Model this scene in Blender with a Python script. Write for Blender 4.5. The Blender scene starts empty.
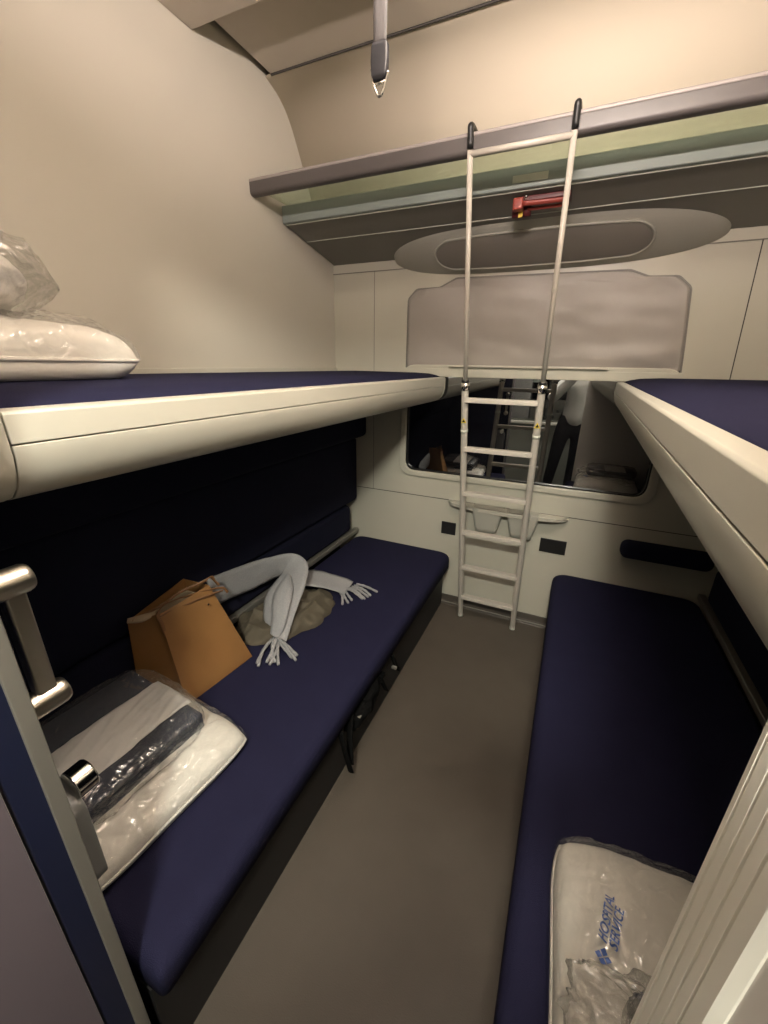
import bpy, bmesh, math, random
from mathutils import Vector, Matrix, noise
from mathutils.geometry import tessellate_polygon

PI = math.pi
random.seed(4)
C = bpy.context.scene.collection

# ------------------------------------------------------------------ camera, world, lights, exposure
cam_data = bpy.data.cameras.new('camera')
cam = bpy.data.objects.new('camera', cam_data)
C.objects.link(cam)
cam_data.sensor_fit = 'VERTICAL'
cam_data.sensor_height = 36.0
cam_data.sensor_width = 27.0
cam_data.lens = 36.0 * 402.707 / 1024.0
cam_data.clip_start = 0.005
CAMR = Matrix(((0.90908499, -0.15630892, 0.38617613),
               (0.41634895, 0.30801325, -0.85544222),
               (0.01476588, 0.93845371, 0.34508928)))
cam.matrix_world = Matrix.Translation((0, 0, 1.5)) @ CAMR.to_4x4()
bpy.context.scene.camera = cam

world = bpy.data.worlds.new('world')
bpy.context.scene.world = world
world.use_nodes = True
world.node_tree.nodes['Background'].inputs[0].default_value = (0.02, 0.025, 0.035, 1)
world.node_tree.nodes['Background'].inputs[1].default_value = 0.15

def area(name, loc, size, power, color, direction):
    l = bpy.data.lights.new(name, 'AREA')
    l.shape = 'RECTANGLE'
    l.size, l.size_y = size
    l.energy = power
    l.color = color
    o = bpy.data.objects.new(name, l)
    C.objects.link(o)
    o.location = loc
    o.rotation_euler = Vector(direction).to_track_quat('-Z', 'Y').to_euler()
    return o

# lamps: compartment ceiling, wall lamp over the doorway, corridor ceiling behind the camera
area('compartment_lamp_light', (0.0, 0.86, 2.515), (0.55, 0.26), 7.0, (1.0, 0.92, 0.80), (0, 0.25, -1))
area('doorway_lamp_light', (-0.05, 0.245, 2.30), (0.50, 0.04), 36.0, (1.0, 0.85, 0.78), (0.12, 0.85, 0.45))
area('corridor_lamp_light', (0.05, -0.60, 2.265), (0.22, 0.16), 38.0, (1.0, 0.97, 0.84), (-0.02, 0.9, -0.8))

bpy.context.scene.cycles.transparent_max_bounces = 24
vs = bpy.context.scene.view_settings
vs.view_transform = 'Standard'
vs.look = 'None'
vs.gamma = 1.0
vs.use_curve_mapping = False
vs.exposure = 1.0

# ------------------------------------------------------------------ materials
def mat(name, col, rough=0.5, metal=0.0, bump=0.0, bscale=60.0, var=0.0, vscale=4.0, spec=0.5,
        emit=None, estr=0.0, ior=None, stretch=(1, 1, 1), sheen=0.0):
    m = bpy.data.materials.new(name)
    m.use_nodes = True
    nt = m.node_tree
    b = nt.nodes['Principled BSDF']
    b.inputs['Base Color'].default_value = (*col, 1)
    b.inputs['Roughness'].default_value = rough
    b.inputs['Metallic'].default_value = metal
    b.inputs['Specular IOR Level'].default_value = spec
    if ior: b.inputs['IOR'].default_value = ior
    if sheen: b.inputs['Sheen Weight'].default_value = sheen
    tc = nt.nodes.new('ShaderNodeTexCoord')
    mp = nt.nodes.new('ShaderNodeMapping')
    mp.inputs['Scale'].default_value = stretch
    nt.links.new(tc.outputs['Object'], mp.inputs['Vector'])
    if var > 0:
        n = nt.nodes.new('ShaderNodeTexNoise')
        n.inputs['Scale'].default_value = vscale
        n.inputs['Detail'].default_value = 4
        nt.links.new(mp.outputs['Vector'], n.inputs['Vector'])
        r = nt.nodes.new('ShaderNodeMixRGB')
        r.inputs[1].default_value = (*[c * (1 - var) for c in col], 1)
        r.inputs[2].default_value = (*[min(1, c * (1 + var)) for c in col], 1)
        nt.links.new(n.outputs['Fac'], r.inputs[0])
        nt.links.new(r.outputs[0], b.inputs['Base Color'])
    if bump > 0:
        n2 = nt.nodes.new('ShaderNodeTexNoise')
        n2.inputs['Scale'].default_value = bscale
        n2.inputs['Detail'].default_value = 3
        nt.links.new(mp.outputs['Vector'], n2.inputs['Vector'])
        bp = nt.nodes.new('ShaderNodeBump')
        bp.inputs['Strength'].default_value = bump
        bp.inputs['Distance'].default_value = 0.003
        nt.links.new(n2.outputs['Fac'], bp.inputs['Height'])
        nt.links.new(bp.outputs['Normal'], b.inputs['Normal'])
    if emit:
        b.inputs['Emission Color'].default_value = (*emit, 1)
        b.inputs['Emission Strength'].default_value = estr
    return m

M = {}
M['wall'] = mat('cream_laminate', (0.57, 0.54, 0.46), 0.38, var=0.02, bump=0.05, bscale=300)
M['ceiling'] = mat('ceiling_laminate', (0.52, 0.46, 0.38), 0.5, var=0.02)
M['bulkhead'] = mat('bulkhead_panel', (0.62, 0.55, 0.44), 0.5, var=0.03)
M['back'] = mat('window_wall_laminate', (0.52, 0.505, 0.42), 0.34, bump=0.06, bscale=250, var=0.03)
M['seam'] = mat('dark_seam', (0.05, 0.045, 0.04), 0.8)
M['rail'] = mat('rail_plastic', (0.52, 0.50, 0.425), 0.28, var=0.02)
M['floor'] = mat('floor_vinyl', (0.082, 0.068, 0.054), 0.5, var=0.12, vscale=9, bump=0.25, bscale=350)
M['skirt'] = mat('skirting_rubber', (0.07, 0.06, 0.05), 0.3)
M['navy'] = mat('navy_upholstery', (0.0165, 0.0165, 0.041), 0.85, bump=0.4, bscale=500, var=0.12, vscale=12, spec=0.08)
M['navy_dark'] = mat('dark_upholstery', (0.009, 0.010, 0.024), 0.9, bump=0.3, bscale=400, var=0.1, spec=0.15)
M['black'] = mat('black_plastic', (0.012, 0.012, 0.012), 0.4)
M['webbing_black'] = mat('black_webbing', (0.004, 0.004, 0.004), 0.9, spec=0.1)
M['box'] = mat('under_seat_panel', (0.010, 0.009, 0.009), 0.6, var=0.1)
M['ladder'] = mat('ladder_paint', (0.48, 0.445, 0.39), 0.30, var=0.02)
M['chrome'] = mat('chrome', (0.85, 0.84, 0.80), 0.12, metal=1.0)
M['steel'] = mat('brushed_steel', (0.62, 0.58, 0.50), 0.28, metal=1.0, bump=0.1, bscale=80, stretch=(1, 1, 12))
M['alu'] = mat('aluminium_trim', (0.31, 0.295, 0.26), 0.4, metal=0.6)
M['teal'] = mat('grey_green_fascia', (0.27, 0.31, 0.285), 0.5, var=0.03)
M['under'] = mat('grey_underside', (0.20, 0.19, 0.17), 0.5, var=0.03)
M['lip'] = mat('lip_grey', (0.080, 0.070, 0.067), 0.4)
M['lip_cap'] = mat('lip_cap_grey', (0.27, 0.24, 0.225), 0.4)
M['seam_soft'] = mat('soft_seam', (0.22, 0.21, 0.18), 0.7)
M['housing'] = mat('housing_grey', (0.42, 0.41, 0.355), 0.42, var=0.02)
M['housing_in'] = mat('housing_panel', (0.235, 0.215, 0.19), 0.5, var=0.04)
M['blind'] = mat('blind_fabric', (0.37, 0.34, 0.305), 0.42, bump=0.35, bscale=9, var=0.03, vscale=30)
M['red'] = mat('red_plastic', (0.40, 0.075, 0.055), 0.4)
M['dred'] = mat('dark_red_plastic', (0.12, 0.02, 0.02), 0.4)
M['yellow'] = mat('yellow_sticker', (0.75, 0.55, 0.05), 0.5)
M['label'] = mat('grey_label', (0.55, 0.57, 0.49), 0.5)
M['leather'] = mat('tan_leather', (0.30, 0.150, 0.052), 0.42, bump=0.15, bscale=350, var=0.10, vscale=14)
M['leather_dark'] = mat('strap_leather', (0.23, 0.11, 0.045), 0.45, bump=0.1, bscale=300)
M['lining'] = mat('bag_lining', (0.50, 0.40, 0.27), 0.8)
M['wool'] = mat('grey_wool', (0.34, 0.34, 0.345), 0.95, bump=0.9, bscale=420, var=0.18, vscale=160, spec=0.1)
M['olive'] = mat('olive_cloth', (0.088, 0.074, 0.050), 0.8, bump=0.3, bscale=200, var=0.12, vscale=10)
M['pillow'] = mat('white_cotton', (0.78, 0.75, 0.68), 0.75, bump=0.25, bscale=40, var=0.03)
M['piping'] = mat('white_piping', (0.80, 0.77, 0.70), 0.6)
M['sheet'] = mat('white_paper', (0.72, 0.70, 0.67), 0.6, bump=0.5, bscale=22)
M['blanket'] = mat('navy_blanket', (0.024, 0.028, 0.048), 0.7, bump=0.4, bscale=60)
M['print'] = mat('blue_print', (0.08, 0.15, 0.42), 0.5)
M['strap'] = mat('webbing_grey', (0.10, 0.095, 0.095), 0.6, bump=0.5, bscale=120, stretch=(6, 1, 0.3))
M['strap_dark'] = mat('strap_sleeve', (0.035, 0.036, 0.042), 0.35)
M['door_blue'] = mat('door_edge_blue', (0.006, 0.009, 0.030), 0.5)
M['jamb'] = mat('jamb_grey', (0.115, 0.095, 0.108), 0.5)
M['seal'] = mat('white_seal', (0.88, 0.85, 0.76), 0.42)
M['white'] = mat('white_panel', (0.78, 0.74, 0.70), 0.4)
M['lamp_glass'] = mat('lamp_diffuser', (0.9, 0.9, 0.85), 0.4, emit=(1.0, 0.85, 0.66), estr=2.0)
M['skin'] = mat('skin', (0.60, 0.36, 0.26), 0.55, var=0.04)
M['sweater'] = mat('pale_grey_knit', (0.74, 0.74, 0.72), 0.9, bump=0.6, bscale=160)
M['trousers'] = mat('black_trousers', (0.010, 0.010, 0.012), 0.85)
M['shoe'] = mat('white_shoe', (0.5, 0.5, 0.48), 0.6)
M['hair'] = mat('brown_hair', (0.05, 0.03, 0.018), 0.75, spec=0.1, bump=0.6, bscale=90, stretch=(6, 6, 1))
M['corridor'] = mat('corridor_panel', (0.30, 0.31, 0.28), 0.45)
M['corridor_floor'] = mat('corridor_floor', (0.13, 0.12, 0.10), 0.6)
M['eye'] = mat('eye_white', (0.8, 0.8, 0.78), 0.2)

# dark night window pane: smooth black glass with a strong reflection
M['glass'] = mat('night_glass', (0.003, 0.003, 0.004), 0.012, spec=0.5, ior=3.7)

def glassy(name, tint, tr, gloss_rough, diffuse, gloss_bump, bscale, ior=1.45, gl=1.0, translucent=False):
    m = bpy.data.materials.new(name)
    m.use_nodes = True
    nt = m.node_tree
    for n in list(nt.nodes): nt.nodes.remove(n)
    out = nt.nodes.new('ShaderNodeOutputMaterial')
    t = nt.nodes.new('ShaderNodeBsdfTransparent'); t.inputs[0].default_value = (*tint, 1)
    g = nt.nodes.new('ShaderNodeBsdfGlossy'); g.inputs['Roughness'].default_value = gloss_rough
    g.inputs['Color'].default_value = (gl, gl, gl, 1)
    d = nt.nodes.new('ShaderNodeBsdfTranslucent' if translucent else 'ShaderNodeBsdfDiffuse'); d.inputs[0].default_value = (*diffuse, 1)
    fr = nt.nodes.new('ShaderNodeFresnel')
    ge = nt.nodes.new('ShaderNodeNewGeometry'); mi = nt.nodes.new('ShaderNodeMath'); mi.operation = 'MULTIPLY_ADD'
    mi.inputs[1].default_value = 1 / ior - ior; mi.inputs[2].default_value = ior
    nt.links.new(ge.outputs['Backfacing'], mi.inputs[0]); nt.links.new(mi.outputs[0], fr.inputs['IOR'])
    mx = nt.nodes.new('ShaderNodeMixShader'); mx.inputs[0].default_value = 1 - tr
    mx2 = nt.nodes.new('ShaderNodeMixShader')
    nt.links.new(t.outputs[0], mx.inputs[1]); nt.links.new(d.outputs[0], mx.inputs[2])
    nt.links.new(fr.outputs[0], mx2.inputs[0])
    nt.links.new(mx.outputs[0], mx2.inputs[1]); nt.links.new(g.outputs[0], mx2.inputs[2])
    nt.links.new(mx2.outputs[0], out.inputs[0])
    if gloss_bump:
        # film creases: stretched noise through a sharp ramp
        tc = nt.nodes.new('ShaderNodeTexCoord')
        n = nt.nodes.new('ShaderNodeTexNoise'); n.inputs['Scale'].default_value = bscale
        n.inputs['Detail'].default_value = 2; n.inputs['Distortion'].default_value = 1.6
        n.noise_type = 'RIDGED_MULTIFRACTAL'
        nt.links.new(tc.outputs['Object'], n.inputs['Vector'])
        b = nt.nodes.new('ShaderNodeBump'); b.inputs['Strength'].default_value = gloss_bump
        b.inputs['Distance'].default_value = 0.012
        nt.links.new(n.outputs['Fac'], b.inputs['Height'])
        for s_ in (g, d): nt.links.new(b.outputs['Normal'], s_.inputs['Normal'])
    return m
M['plastic'] = glassy('clear_plastic_film', (0.985, 0.985, 0.98), 0.92, 0.16, (0.62, 0.61, 0.58), 1.0, 20, ior=1.75)
M['plastic_cloudy'] = glassy('cloudy_plastic_film', (0.95, 0.95, 0.94), 0.72, 0.18, (0.50, 0.48, 0.44), 1.0, 20, ior=1.7)
M['green_glass'] = glassy('green_shelf_glass', (0.905, 0.955, 0.875), 0.90, 0.05, (0.62, 0.80, 0.60), 0, 1, translucent=True)

# ------------------------------------------------------------------ mesh helpers
def link(name, bm, m, parent=None, smooth=False, bevel=0.0, segs=2, sub=0, auto=None):
    me = bpy.data.meshes.new(name)
    bmesh.ops.recalc_face_normals(bm, faces=bm.faces)
    bm.to_mesh(me); bm.free()
    if isinstance(m, str): m = M[m]
    me.materials.append(m)
    o = bpy.data.objects.new(name, me)
    C.objects.link(o)
    if parent is not None: o.parent = parent
    if smooth:
        for p in me.polygons: p.use_smooth = True
    if bevel > 0:
        b = o.modifiers.new('bevel', 'BEVEL'); b.width = bevel; b.segments = segs
        b.limit_method = 'ANGLE'; b.angle_limit = math.radians(35)
        for p in me.polygons: p.use_smooth = True
        w = o.modifiers.new('wn', 'WEIGHTED_NORMAL'); w.keep_sharp = False
    if sub:
        s = o.modifiers.new('sub', 'SUBSURF'); s.levels = sub; s.render_levels = sub
    return o

def tag(o, label=None, cat=None, group=None, kind=None):
    if label: o['label'] = label
    if cat: o['category'] = cat
    if group: o['group'] = group
    if kind: o['kind'] = kind
    return o

GROUPS = {'lower_berth': 'lower berths of the compartment', 'upper_berth': 'upper folding berths', 'wall_socket': 'black wall sockets', 'wrapped_pillow': 'plastic wrapped pillows', 'bedding_packet': 'plastic bedding packets', 'ceiling_lamp': 'ceiling lamps'}
def empty(name, loc, label=None, cat=None, group=None, kind=None, rz=0.0):
    o = bpy.data.objects.new(name, None)
    C.objects.link(o); o.location = loc; o.rotation_euler = (0, 0, rz)
    o.empty_display_size = 0.05
    group = group or GROUPS.get(name)
    return tag(o, label, cat, group, kind)

def childof(o, root):
    """parent o (built in world coordinates) to root, keeping its place"""
    bpy.context.view_layer.update()
    o.parent = root
    o.matrix_parent_inverse = root.matrix_world.inverted()
    return o

def box(bm, x0, x1, y0, y1, z0, z1):
    vs_ = [bm.verts.new((x, y, z)) for x in (x0, x1) for y in (y0, y1) for z in (z0, z1)]
    for f in ((0, 1, 3, 2), (4, 6, 7, 5), (0, 4, 5, 1), (2, 3, 7, 6), (0, 2, 6, 4), (1, 5, 7, 3)):
        bm.faces.new([vs_[i] for i in f])

def BX(*b):
    bm = bmesh.new()
    for q in b: box(bm, *q)
    return bm

def frames_(pts, closed=False):
    pts = [Vector(p) for p in pts]
    n = len(pts); T = []
    for i in range(n):
        a = pts[i - 1] if (i > 0 or closed) else pts[i]
        b = pts[(i + 1) % n] if (i < n - 1 or closed) else pts[i]
        T.append((b - a).normalized())
    ref = Vector((0, 0, 1)) if abs(T[0].z) < 0.9 else Vector((1, 0, 0))
    N = (ref - T[0] * ref.dot(T[0])).normalized(); out = []
    for t in T:
        N = (N - t * N.dot(t))
        if N.length < 1e-6: N = t.orthogonal()
        N.normalize(); out.append((t, N, t.cross(N)))
    return pts, out

def tube(bm, pts, r, seg=12, closed=False, flat=1.0):
    pts, fr = frames_(pts, closed)
    rings = []
    for i, (p, (t, a, b)) in enumerate(zip(pts, fr)):
        rr = r[i] if isinstance(r, (list, tuple)) else r
        rings.append([bm.verts.new(p + a * rr * math.cos(2 * PI * k / seg) + b * rr * flat * math.sin(2 * PI * k / seg)) for k in range(seg)])
    m = len(rings)
    for i in range(m if closed else m - 1):
        A, B = rings[i], rings[(i + 1) % m]
        for k in range(seg):
            bm.faces.new((A[k], A[(k + 1) % seg], B[(k + 1) % seg], B[k]))
    if not closed:
        bm.faces.new(rings[0]); bm.faces.new(rings[-1])

def TUBE(*args, **kw):
    bm = bmesh.new(); tube(bm, *args, **kw); return bm

def spline(pts, n=8):
    pts = [Vector(p) for p in pts]
    P = [pts[0] * 2 - pts[1]] + pts + [pts[-1] * 2 - pts[-2]]
    out = []
    for i in range(1, len(P) - 2):
        for k in range(n):
            t = k / n
            a, b, c, d = P[i - 1], P[i], P[i + 1], P[i + 2]
            out.append(0.5 * ((2 * b) + (c - a) * t + (2 * a - 5 * b + 4 * c - d) * t * t + (3 * b - a - 3 * c + d) * t ** 3))
    out.append(pts[-1])
    return out

def ribbon(bm, centers, halfs, th, nw=6, curl=0.0):
    """soft band with thickness along centers; halfs = half-width vectors"""
    c = spline(centers, 8); h = spline(halfs, 8)
    pts, fr = frames_(c)
    top, bot = [], []
    for i in range(len(c)):
        t = fr[i][0]; w = h[i]; n = t.cross(w).normalized()
        ra, rb = [], []
        for k in range(nw + 1):
            s = -1 + 2 * k / nw
            off = n * (curl * (1 - s * s) + 0.003 * noise.noise((c[i] + w * s) * 25))
            e = th * 0.5 * (1 if abs(s) < 1 else 0.35)
            ra.append(bm.verts.new(c[i] + w * s + off + n * e))
            rb.append(bm.verts.new(c[i] + w * s + off - n * e))
        top.append(ra); bot.append(rb)
    L = len(c)
    for i in range(L - 1):
        for k in range(nw):
            bm.faces.new((top[i][k], top[i][k + 1], top[i + 1][k + 1], top[i + 1][k]))
            bm.faces.new((bot[i][k], bot[i + 1][k], bot[i + 1][k + 1], bot[i][k + 1]))
        for k in (0, nw):
            bm.faces.new((top[i][k], top[i + 1][k], bot[i + 1][k], bot[i][k]))
    for i in (0, L - 1):
        for k in range(nw):
            bm.faces.new((top[i][k], top[i][k + 1], bot[i][k + 1], bot[i][k]))

def extrude_profile(bm, prof, path):
    """prof: list of (a, b) closed outline; path: list of functions/points p -> Vector(a,b)"""
    rings = [[bm.verts.new(f(a, b)) for a, b in prof] for f in path]
    n = len(prof)
    for A, B in zip(rings, rings[1:]):
        for k in range(n):
            bm.faces.new((A[k], A[(k + 1) % n], B[(k + 1) % n], B[k]))
    for R_ in (rings[0], rings[-1]):
        bm.faces.new(R_)

def round_poly(pts, r, n=6):
    """2-D polygon with rounded corners; r a number or one per corner"""
    out = []; N = len(pts)
    for i in range(N):
        p = Vector(pts[i]); a = Vector(pts[i - 1]); b = Vector(pts[(i + 1) % N])
        ri = r[i] if isinstance(r, (list, tuple)) else r
        u = (a - p).normalized(); v = (b - p).normalized()
        ang = u.angle(v)
        d = min(ri / math.tan(ang / 2), (a - p).length * 0.49, (b - p).length * 0.49)
        if ri <= 0 or d < 1e-5: out.append((p.x, p.y)); continue
        s, e = p + u * d, p + v * d
        for k in range(n + 1):
            t = k / n
            q = s * (1 - t) ** 2 + p * 2 * t * (1 - t) + e * t * t
            out.append((q.x, q.y))
    return out

def slab(bm, poly, f0, f1):
    """prism between two maps of a 2-D outline"""
    a = [bm.verts.new(f0(x, y)) for x, y in poly]; b = [bm.verts.new(f1(x, y)) for x, y in poly]
    n = len(poly)
    for k in range(n): bm.faces.new((a[k], a[(k + 1) % n], b[(k + 1) % n], b[k]))
    for ring in (a, b):
        tri = tessellate_polygon([[v.co for v in ring]])
        for t in tri: bm.faces.new([ring[i] for i in t])

def ringslab(bm, outer, inner, f0, f1):
    """frame between two outlines with the same count"""
    n = len(outer)
    A = [bm.verts.new(f0(*p)) for p in outer]; B = [bm.verts.new(f0(*p)) for p in inner]
    A2 = [bm.verts.new(f1(*p)) for p in outer]; B2 = [bm.verts.new(f1(*p)) for p in inner]
    for k in range(n):
        j = (k + 1) % n
        bm.faces.new((A[k], A[j], B[j], B[k])); bm.faces.new((A2[k], A2[j], B2[j], B2[k]))
        bm.faces.new((A[k], A[j], A2[j], A2[k])); bm.faces.new((B[k], B[j], B2[j], B2[k]))

def ridged(p, o=4):
    s = 0; a = 1; f = 1
    for _ in range(o):
        s += a * (1 - abs(noise.noise(p * f))) ** 2; a *= 0.5; f *= 2.1
    return s

YX = lambda y: (lambda a, b: Vector((a, y, b)))     # outline in x,z at depth y
XY = lambda z: (lambda a, b: Vector((a, b, z)))     # outline in x,y at height z

# ------------------------------------------------------------------ room dimensions
XL, XR, YB, YF = -1.40, 0.90, 2.327, 0.20
ZC = 2.57

def struct(name, bm, m, parent=None, **kw):
    o = link(name, bm, m, parent, **kw)
    if parent is None: o['kind'] = 'structure'
    return o

struct('floor', BX((XL - .05, XR + .05, -1.0, YB + .05, -.03, 0)), 'floor')
struct('wall_left', BX((XL - .04, XL, 0.02, YB + .04, 0, 2.66)), 'wall')
struct('wall_right', BX((XR, XR + .04, 0.02, YB + .04, 0, 2.66)), 'wall')
# wall beneath the shelf, with the window opening
bm = bmesh.new()
WO = round_poly([(-.925, .86), (.423, .86), (.423, 1.52), (-.925, 1.52)], .075, 8)
def ray_rect(outline, x0, x1, z0, z1):
    cx = (outline[0][0] + outline[len(outline) // 2][0]) / 2; cz = (z0 + z1) / 2
    cx = sum(p[0] for p in outline) / len(outline); cz = sum(p[1] for p in outline) / len(outline)
    res = []
    for (x, z) in outline:
        dx, dz = x - cx, z - cz
        t = min(((x1 if dx > 0 else x0) - cx) / dx if abs(dx) > 1e-6 else 1e9, ((z1 if dz > 0 else z0) - cz) / dz if abs(dz) > 1e-6 else 1e9)
        res.append((cx + dx * t, cz + dz * t))
    return res
# four boxes and rounded corner fill around the opening
for q in ((XL, -.925, YB, YB + .05, 0, 2.2), (.423, XR, YB, YB + .05, 0, 2.2), (-.925, .423, YB, YB + .05, 0, .86), (-.925, .423, YB, YB + .05, 1.52, 2.2)):
    box(bm, *q)
for sx, cx in ((1, -.925), (-1, .423)):
    pts = [(cx, .86)] + [(cx + sx * .075 * (1 - math.sin(a)), .86 + .075 * (1 - math.cos(a))) for a in [PI / 2 * k / 8 for k in range(9)]]
    slab(bm, pts, YX(YB), YX(YB + .05))
struct('wall_back', bm, 'back')
struct('wall_outer', BX((XL, XR, YB + .12, YB + .14, 0, 2.7)), 'black')

# panel seams on the window wall
bm = bmesh.new()
box(bm, XL, XR, YB - .0015, YB + .002, .7135, .7175)
struct('trim_1', bm, 'seam')
bm = bmesh.new(); box(bm, -1.133, -1.130, YB - .001, YB + .002, .717, 1.99)
struct('trim_2', bm, 'seam_soft')
bm = bmesh.new(); slab(bm, [(.606, 1.44), (.610, 1.44), (.584, 1.99), (.580, 1.99)], YX(YB - .001), YX(YB + .002))
struct('trim_3', bm, 'seam')
bm = bmesh.new(); box(bm, XL, XR, YB - .004, YB + .002, 1.985, 1.989)
struct('trim_4', bm, 'seam_soft')

# dark skirting with a light bead along the floor
prof = [(2.327, .052), (2.318, .052), (2.312, .020), (2.290, .004), (2.285, 0), (2.327, 0)]
bm = bmesh.new(); extrude_profile(bm, prof, [(lambda a, b, x=x: Vector((x, a, b))) for x in (XL, XR)])
bb = struct('baseboard_back', bm, 'skirt')
bm = bmesh.new(); tube(bm, [(XL, 2.297, .0125), (XR, 2.297, .0125)], .0035, 8)
link('bead', bm, 'alu', bb)

# wall trim strip above the upper berths
struct('trim_5', BX((XL, XL + .012, .20, YB, 1.452, 1.474)), 'rail', bevel=.003)
struct('trim_6', BX((XR - .012, XR, .20, YB, 1.452, 1.474)), 'rail', bevel=.003)

# bulkhead curving from above the shelf to the ceiling
bp = spline([(1.81, 2.632, 0), (1.90, 2.602, 0), (1.97, 2.545, 0), (2.04, 2.44, 0), (2.12, 2.30, 0), (2.19, 2.14, 0)], 5)
prof = [(p.x, p.y) for p in bp] + [(p.x + .02, p.y + .015) for p in reversed(bp)]
bm = bmesh.new(); extrude_profile(bm, prof, [(lambda a, b, x=x: Vector((x, a, b))) for x in (XL, XR)])
struct('wall_bulkhead', bm, 'bulkhead', smooth=True)
struct('trim_7', BX((XL + .035, XR, 1.803, 1.809, 2.624, 2.650)), 'seam')

# ceiling: far panel set higher, near panel lower
ce = struct('ceiling', BX((XL - .04, XR + .04, -1.0, YB + .04, 2.66, 2.70)), 'seam')
link('far_panel', BX((XL + .035, XR, 1.43, 1.803, 2.628, 2.655)), 'ceiling', ce, bevel=.004)
bm = bmesh.new()
box(bm, XL, XR, .02, 1.425, ZC, 2.655)
link('near_panel', bm, 'ceiling', ce, bevel=.004)

# front partition with the doorway
struct('wall_front', BX((XL, -.60, .02, .128, 0, 2.57), (.106, XR, .03, .199, 0, 2.57), (-.60, .106, .02, .128, 2.08, 2.57)), 'white')
# grooved white jamb profile on the right of the doorway
bm = bmesh.new()
pr = []
for k in range(4):
    y = .194 - k * .0098
    pr += [(.1012, y), (.1026, y - .0008), (.1026, y - .0016), (.1012, y - .0024)]
prof = [(.110, .200), (.102, .199)] + pr + [(.1015, .152), (.105, .148), (.110, .148)]
extrude_profile(bm, prof, [(lambda a, b, z=z: Vector((a, b, z))) for z in (0, 2.08)])
struct('trim_8', bm, 'seal')
# left jamb lining
struct('trim_9', BX((-.602, -.597, .022, .127, 0, 2.08)), 'jamb')

# ------------------------------------------------------------------ sliding door with handle and lock
dr = empty('door_1', (-.60, .155, 0), kind='structure')
childof(link('door_leaf', BX((-1.36, -.601, .131, .184, .02, 2.06)), 'door_blue', bevel=.003), dr)
e = childof(link('edge_trim', BX((-.604, -.596, .166, .187, .02, 2.06)), 'alu', bevel=.002), dr)
h = empty('door_handle', (-.63, .19, 1.13)); childof(h, dr)
bm = bmesh.new()
for z in (1.225, 1.035):
    tube(bm, [(-.632, .184, z), (-.632, .232, z), (-.632, .240, z)], [.020, .020, .017], 24)
childof(link('standoff', bm, 'steel', smooth=True, bevel=.002), h)
childof(link('grip', BX((-.644, -.621, .203, .228, 1.035, 1.225)), 'steel', bevel=.004), h)
lk = empty('door_lock', (-.64, .19, .75)); childof(lk, dr)
pl = round_poly([(-.70, .64), (-.618, .64), (-.618, .83), (-.70, .86)], [.012, .03, .03, .012], 5)
bm = bmesh.new(); slab(bm, pl, YX(.185), YX(.212))
M['lock'] = mat('lock_grey', (0.20, 0.205, 0.205), 0.45)
childof(link('lock_plate', bm, M['lock'], bevel=.006, segs=3), lk)
bm = bmesh.new()
tube(bm, [(-.648, .21, .845), (-.648, .228, .845), (-.648, .240, .845), (-.648, .243, .845)], [.026, .026, .026, .022], 28)
childof(link('knob', bm, 'chrome', smooth=True, bevel=.002), lk)

# ------------------------------------------------------------------ corridor behind the camera
struct('wall_corridor', BX((-2.2, 1.8, -1.0, -.93, 0, .80), (-2.2, 1.8, -1.0, -.96, .80, 2.5)), 'corridor')
struct('trim_10', BX((-2.2, 1.8, -.945, -.885, .80, .835)), 'seal', bevel=.006)
struct('window_2', BX((-.85, 1.2, -.958, -.950, .86, 1.9)), 'glass')
struct('wall_corridor_left', BX((-2.24, -2.2, -1.0, .02, 0, 2.5)), 'corridor')
struct('wall_corridor_right', BX((1.8, 1.84, -1.0, .02, 0, 2.5)), 'corridor')
struct('wall_corridor_front', BX((-2.2, XL, -.02, .02, 0, 2.5), (XR, 1.8, -.02, .02, 0, 2.5)), 'corridor')
struct('floor_corridor', BX((-2.2, XL - .05, -1.0, .02, -.03, 0), (XR + .05, 1.8, -1.0, .02, -.03, 0)), 'corridor_floor')
struct('ceiling_corridor', BX((-2.2, 1.8, -1.0, .02, 2.36, 2.40)), 'ceiling')
bm = bmesh.new()
box(bm, -.46, -.44, -.949, -.945, 1.37, 1.42)
slab(bm, [(-.48, 1.375), (-.45, 1.335), (-.42, 1.375)], YX(-.949), YX(-.945))
sg = empty('arrow_sign', (-.45, -.95, 1.30), 'small dark sign with a white downward arrow on the corridor window', 'sign')
childof(link('sign_plate', BX((-.51, -.39, -.9497, -.949, 1.31, 1.44)), M['teal']), sg)
childof(link('arrow', bm, M['white']), sg)
# lamps that hold the lights
for nm, x0, x1, y0, y1, z, lb in (('ceiling_lamp', -.28, .28, .73, .99, 2.525, 'flat rectangular lamp on the compartment ceiling between the upper berths'),
                                  ('ceiling_lamp', -.07, .17, -.70, -.50, 2.28, 'small square lamp on the corridor ceiling behind the photographer')):
    L = empty(nm, ((x0 + x1) / 2, (y0 + y1) / 2, z), lb, 'lamp')
    zt = ZC if z > 2.4 else 2.36
    childof(link('lamp_body', BX((x0 - .02, x1 + .02, y0 - .02, y1 + .02, z + .004, zt)), 'rail', bevel=.004), L)
    childof(link('diffuser', BX((x0, x1, y0, y1, z - .002, z + .004)), 'lamp_glass'), L)

L = empty('wall_lamp', (-.05, .15, 2.30), 'slim horizontal lamp on the wall above the compartment doorway', 'lamp')
childof(link('lamp_body', BX((-.34, .24, .128, .306, 2.255, 2.275), (-.34, .24, .128, .210, 2.275, 2.345), (-.34, .24, .300, .306, 2.255, 2.297)), 'rail', bevel=.006), L)
childof(link('diffuser', BX((-.32, .22, .210, .262, 2.276, 2.292)), 'lamp_glass'), L)

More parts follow.
